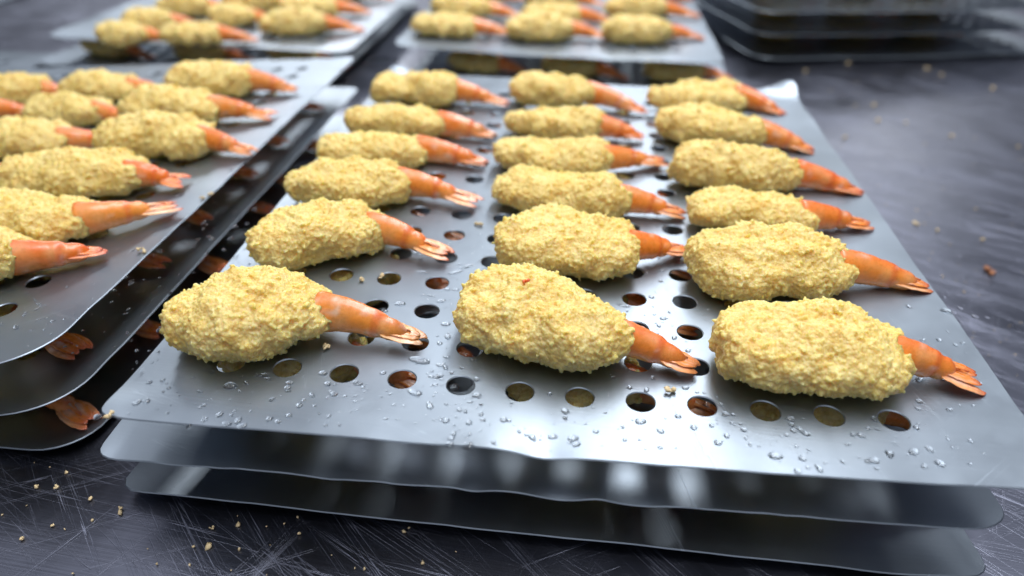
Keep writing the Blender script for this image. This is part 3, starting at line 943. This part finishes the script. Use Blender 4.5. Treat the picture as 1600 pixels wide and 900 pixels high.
# ------------------------------------------------------------------ loose crumbs
def crumb_mesh(seed, r, mat, lumps=5):
    rng = np.random.default_rng(seed)
    P = rng.normal(size=(lumps, 3)) * r * 0.45
    P[:, 2] = np.abs(P[:, 2]) * 0.6 + r * 0.4
    v, f = crumb_cloud(rng, P, np.zeros((lumps, 3)), r * 0.45, r * 0.8)
    v[:, 2] = np.maximum(v[:, 2], 0)
    v[:, 2] -= v[:, 2].min()
    return mesh_from('loose_crumb', v, [f], mat)

def crumb_on_tray(t, px, py, r, seed, label, mat=MAT_CRUMB, group='loose crumbs on the trays'):
    p = to_local(t, unproject(px, py, t.o, t.n))
    o = add_obj('loose_crumb', crumb_mesh(seed, r, mat), label=label, category='crumb', group=group)
    seat(o, t, p[0], p[1], seed * 1.7)
def crumb_on_table(px, py, r, seed, label, mat=MAT_CRUMB):
    p = unproject(px, py, (0, 0, TABLE_Z), (0, 0, 1.0))
    o = add_obj('loose_crumb', crumb_mesh(seed, r, mat), label=label, category='crumb', group='loose crumbs on the table')
    o.location = (p[0], p[1], TABLE_Z - 0.0002)
    o.rotation_euler = (0, 0, seed * 1.3)
for i, (t, px, py, r, lab) in enumerate([
  (T1, 512, 547, 0.0019, 'loose crumb below the tail of the frontmost left shrimp'),
  (T1, 567, 441, 0.0013, 'round loose crumb between the two front shrimp of the left column'),
  (T1, 597, 434, 0.0013, 'loose crumb hanging on the edge of a hole near the left column'),
  (T1, 1048, 614, 0.0017, 'loose crumb below the tail of the frontmost middle shrimp'),
  (T1, 748, 353, 0.0014, 'loose crumb on bare metal left of the middle column'),
  (T1, 960, 556, 0.0017, 'crumb stuck beside the tail of the frontmost middle shrimp'),
  (T1, 173, 652, 0.0019, 'flat crumb on the upturned front left tray corner'),
  (L1, 221, 395, 0.0024, 'largest loose crumb near the right rim of the left tray'),
  (L1, 318, 312, 0.0015, 'smaller loose crumb on the right rim of the left tray'),
  (L1, 332, 306, 0.0014, 'smallest loose crumb at the very rim of the left tray')]):
    crumb_on_tray(t, px, py, r, 900 + i, lab)
crumb_on_table(1543, 427, 0.0032, 950, 'round brown crumb alone on the steel table at right', MAT_BROWN)
tw = ['pale crumb on the table near the %s' % s for s in ()]
for i, (px, py, r) in enumerate([(1430, 351, 0.0022), (1465, 361, 0.0017), (1535, 376, 0.0017), (1320, 216, 0.0028), (1365, 166, 0.0032), (1372, 190, 0.0036),
        (1415, 192, 0.002), (1486, 213, 0.0022), (1258, 112, 0.003), (1448, 108, 0.003), (1470, 118, 0.0028), (1590, 230, 0.0022), (1550, 140, 0.003), (1325, 100, 0.003)]):
    crumb_on_table(px, py, r * 0.8, 960 + i, 'small pale crumb scattered on the bare table right of the front centre stack')
for i, (px, py, r) in enumerate([(57, 760, 0.0016), (88, 762, 0.0014), (105, 739, 0.0013), (143, 779, 0.0014), (189, 797, 0.0019), (331, 826, 0.0011), (82, 822, 0.0010), (35, 842, 0.0012)]):
    crumb_on_table(px, py, r * 0.75, 990 + i, 'small pale crumb on the table in the front left corner')

# fine crumb dust on the table
def dust():
    rng = np.random.default_rng(8)
    P = []
    for px, py in zip(rng.uniform(1180, 1600, 170), rng.uniform(110, 620, 170)):
        P.append(unproject(px, py, (0, 0, TABLE_Z), (0, 0, 1.0)))
    for px, py in zip(rng.uniform(0, 900, 45), rng.uniform(720, 900, 45)):
        P.append(unproject(px, py, (0, 0, TABLE_Z), (0, 0, 1.0)))
    P = np.array(P)
    v, f = crumb_cloud(rng, P, np.zeros_like(P), 0.0003, 0.0011, 2.5)
    v[:, 2] = np.maximum(v[:, 2], TABLE_Z - 0.0012)
    add_obj('crumb_dust', mesh_from('crumb_dust', v, [f], MAT_CRUMB), label='fine pale crumb dust on the steel table', category='crumbs', kind='stuff')
dust()

# ------------------------------------------------------------------ water drops
def drop_mesh_arrays(rng, r, stretch, flat):
    nu, nv = 4, 12
    th = np.arange(nv) / nv * 2 * np.pi
    out = 1 + 0.08 * np.sin(th * 2 + rng.uniform(0, 6)) + 0.06 * np.sin(th * 3 + rng.uniform(0, 6))
    V = [[0, 0, r * flat]]
    for k in range(1, nu + 1):
        a = k / nu * math.pi / 2
        V += [[r * stretch * math.sin(a) * out[j] * math.cos(th[j]), r * math.sin(a) * out[j] * math.sin(th[j]), r * flat * math.cos(a)] for j in range(nv)]
    V = np.array(V)
    V[-nv:, 2] = -0.0002
    i = 1 + np.arange(nu * nv).reshape(nu, nv)
    j2 = np.roll(i, -1, 1)
    q = np.c_[i[:-1].ravel(), i[1:].ravel(), j2[1:].ravel(), j2[:-1].ravel()]
    t = np.c_[np.zeros(nv, int), i[0], j2[0]]
    return V, q, t

def hole_free(x, y, hx0, hy0):
    fx = (x - hx0) / PITCH_H
    fy = (y - hy0) / PITCH_H
    return math.hypot(fx - round(fx), fy - round(fy)) * PITCH_H > HOLE_R + 0.0012 or fx < -0.4 or fy < -0.4 or fx > 11.4

def fine_drops(t, regions, seed, hx0, hy0, label):
    rng = np.random.default_rng(seed)
    VS, QS, TS, nv = [], [], [], 0
    for (xa, ya, xb, yb, cnt, rlo, rhi) in regions:
        for _ in range(cnt):
            p = to_local(t, unproject(rng.uniform(xa, xb), rng.uniform(ya, yb), t.o, t.n))
            if not hole_free(p[0], p[1], hx0, hy0): continue
            r = 1.2 * (rlo + (rhi - rlo) * rng.random() ** 2.5)
            V, q, tt = drop_mesh_arrays(rng, r, rng.uniform(1, 1.5), rng.uniform(0.45, 0.65))
            a = rng.uniform(0, 6.28)
            c, s = math.cos(a), math.sin(a)
            V = np.c_[V[:, 0] * c - V[:, 1] * s, V[:, 0] * s + V[:, 1] * c, V[:, 2]]
            V = V + np.array([p[0], p[1], t.z + tray_height(t, p[0], p[1])]) - t.pv
            VS.append(V); QS.append(q + nv); TS.append(tt + nv); nv += len(V)
    o = add_obj('water_droplets', mesh_from('water_droplets', np.concatenate(VS), [np.concatenate(QS), np.concatenate(TS)], MAT_WATER), label=label, category='water', kind='stuff')
    o.location = t.pv
    o.rotation_euler = t.obj.rotation_euler
fine_drops(T1, [(200, 560, 700, 665, 160, 0.0003, 0.0012), (660, 430, 760, 660, 130, 0.0003, 0.0014), (700, 600, 1250, 700, 120, 0.0003, 0.0013),
                (950, 400, 1110, 620, 110, 0.0003, 0.0011), (1200, 640, 1560, 740, 90, 0.0003, 0.0013), (640, 330, 780, 440, 70, 0.0003, 0.0010),
                (230, 320, 420, 560, 90, 0.0003, 0.0011), (1400, 400, 1540, 640, 50, 0.0003, 0.0012)], 31, -0.132, 0.0, 'scatter of fine water droplets on the front centre tray')
fine_drops(L1, [(0, 380, 230, 560, 90, 0.0003, 0.0012), (200, 250, 400, 400, 60, 0.0003, 0.0012)], 37, -0.2535 - 11 * PITCH_H, 0.026, 'scatter of fine water droplets on the left tray')

rngd = np.random.default_rng(99)
for (px, py, r, st, a) in [(655, 563, 0.0020, 2.2, -0.1), (648, 613, 0.0016, 1.9, -0.2), (360, 604, 0.0019, 1.4, 0.3), (453, 600, 0.0012, 1.2, 0), (745, 616, 0.0015, 1.2, 0.4),
        (896, 682, 0.0016, 1.3, 0), (1001, 657, 0.0016, 1.2, 0.2), (1211, 714, 0.0017, 1.4, 0), (1104, 632, 0.0012, 1.1, 0), (710, 603, 0.0015, 1.3, 0.5), (712, 425, 0.0014, 2.4, 0.6),
        (660, 426, 0.0011, 2.6, 0.1), (732, 415, 0.0013, 2.0, 1.1), (625, 475, 0.0014, 1.8, 0.3), (600, 487, 0.0011, 1.6, 0.2), (354, 661, 0.0013, 1.3, 0), (154, 652, 0.0014, 1.2, 0),
        (1036, 498, 0.0012, 1.2, 0), (1475, 500, 0.0016, 2.0, -0.3), (1363, 724, 0.0014, 1.6, 0.2), (1425, 712, 0.0014, 1.4, 0.6), (560, 600, 0.0013, 1.5, 0.1), (690, 470, 0.0012, 1.9, 0.5)]:
    p = to_local(T1, unproject(px, py, T1.o, T1.n))
    V, q, tt = drop_mesh_arrays(rngd, r * 1.1, st, 0.55)
    o = add_obj('water_drop', mesh_from('water_drop', V, [q, tt], MAT_WATER), label='clear water drop beaded on the bare metal of the front centre tray', category='water drop', group='large water drops on the centre tray')
    seat(o, T1, p[0], p[1], a, -0.0003)
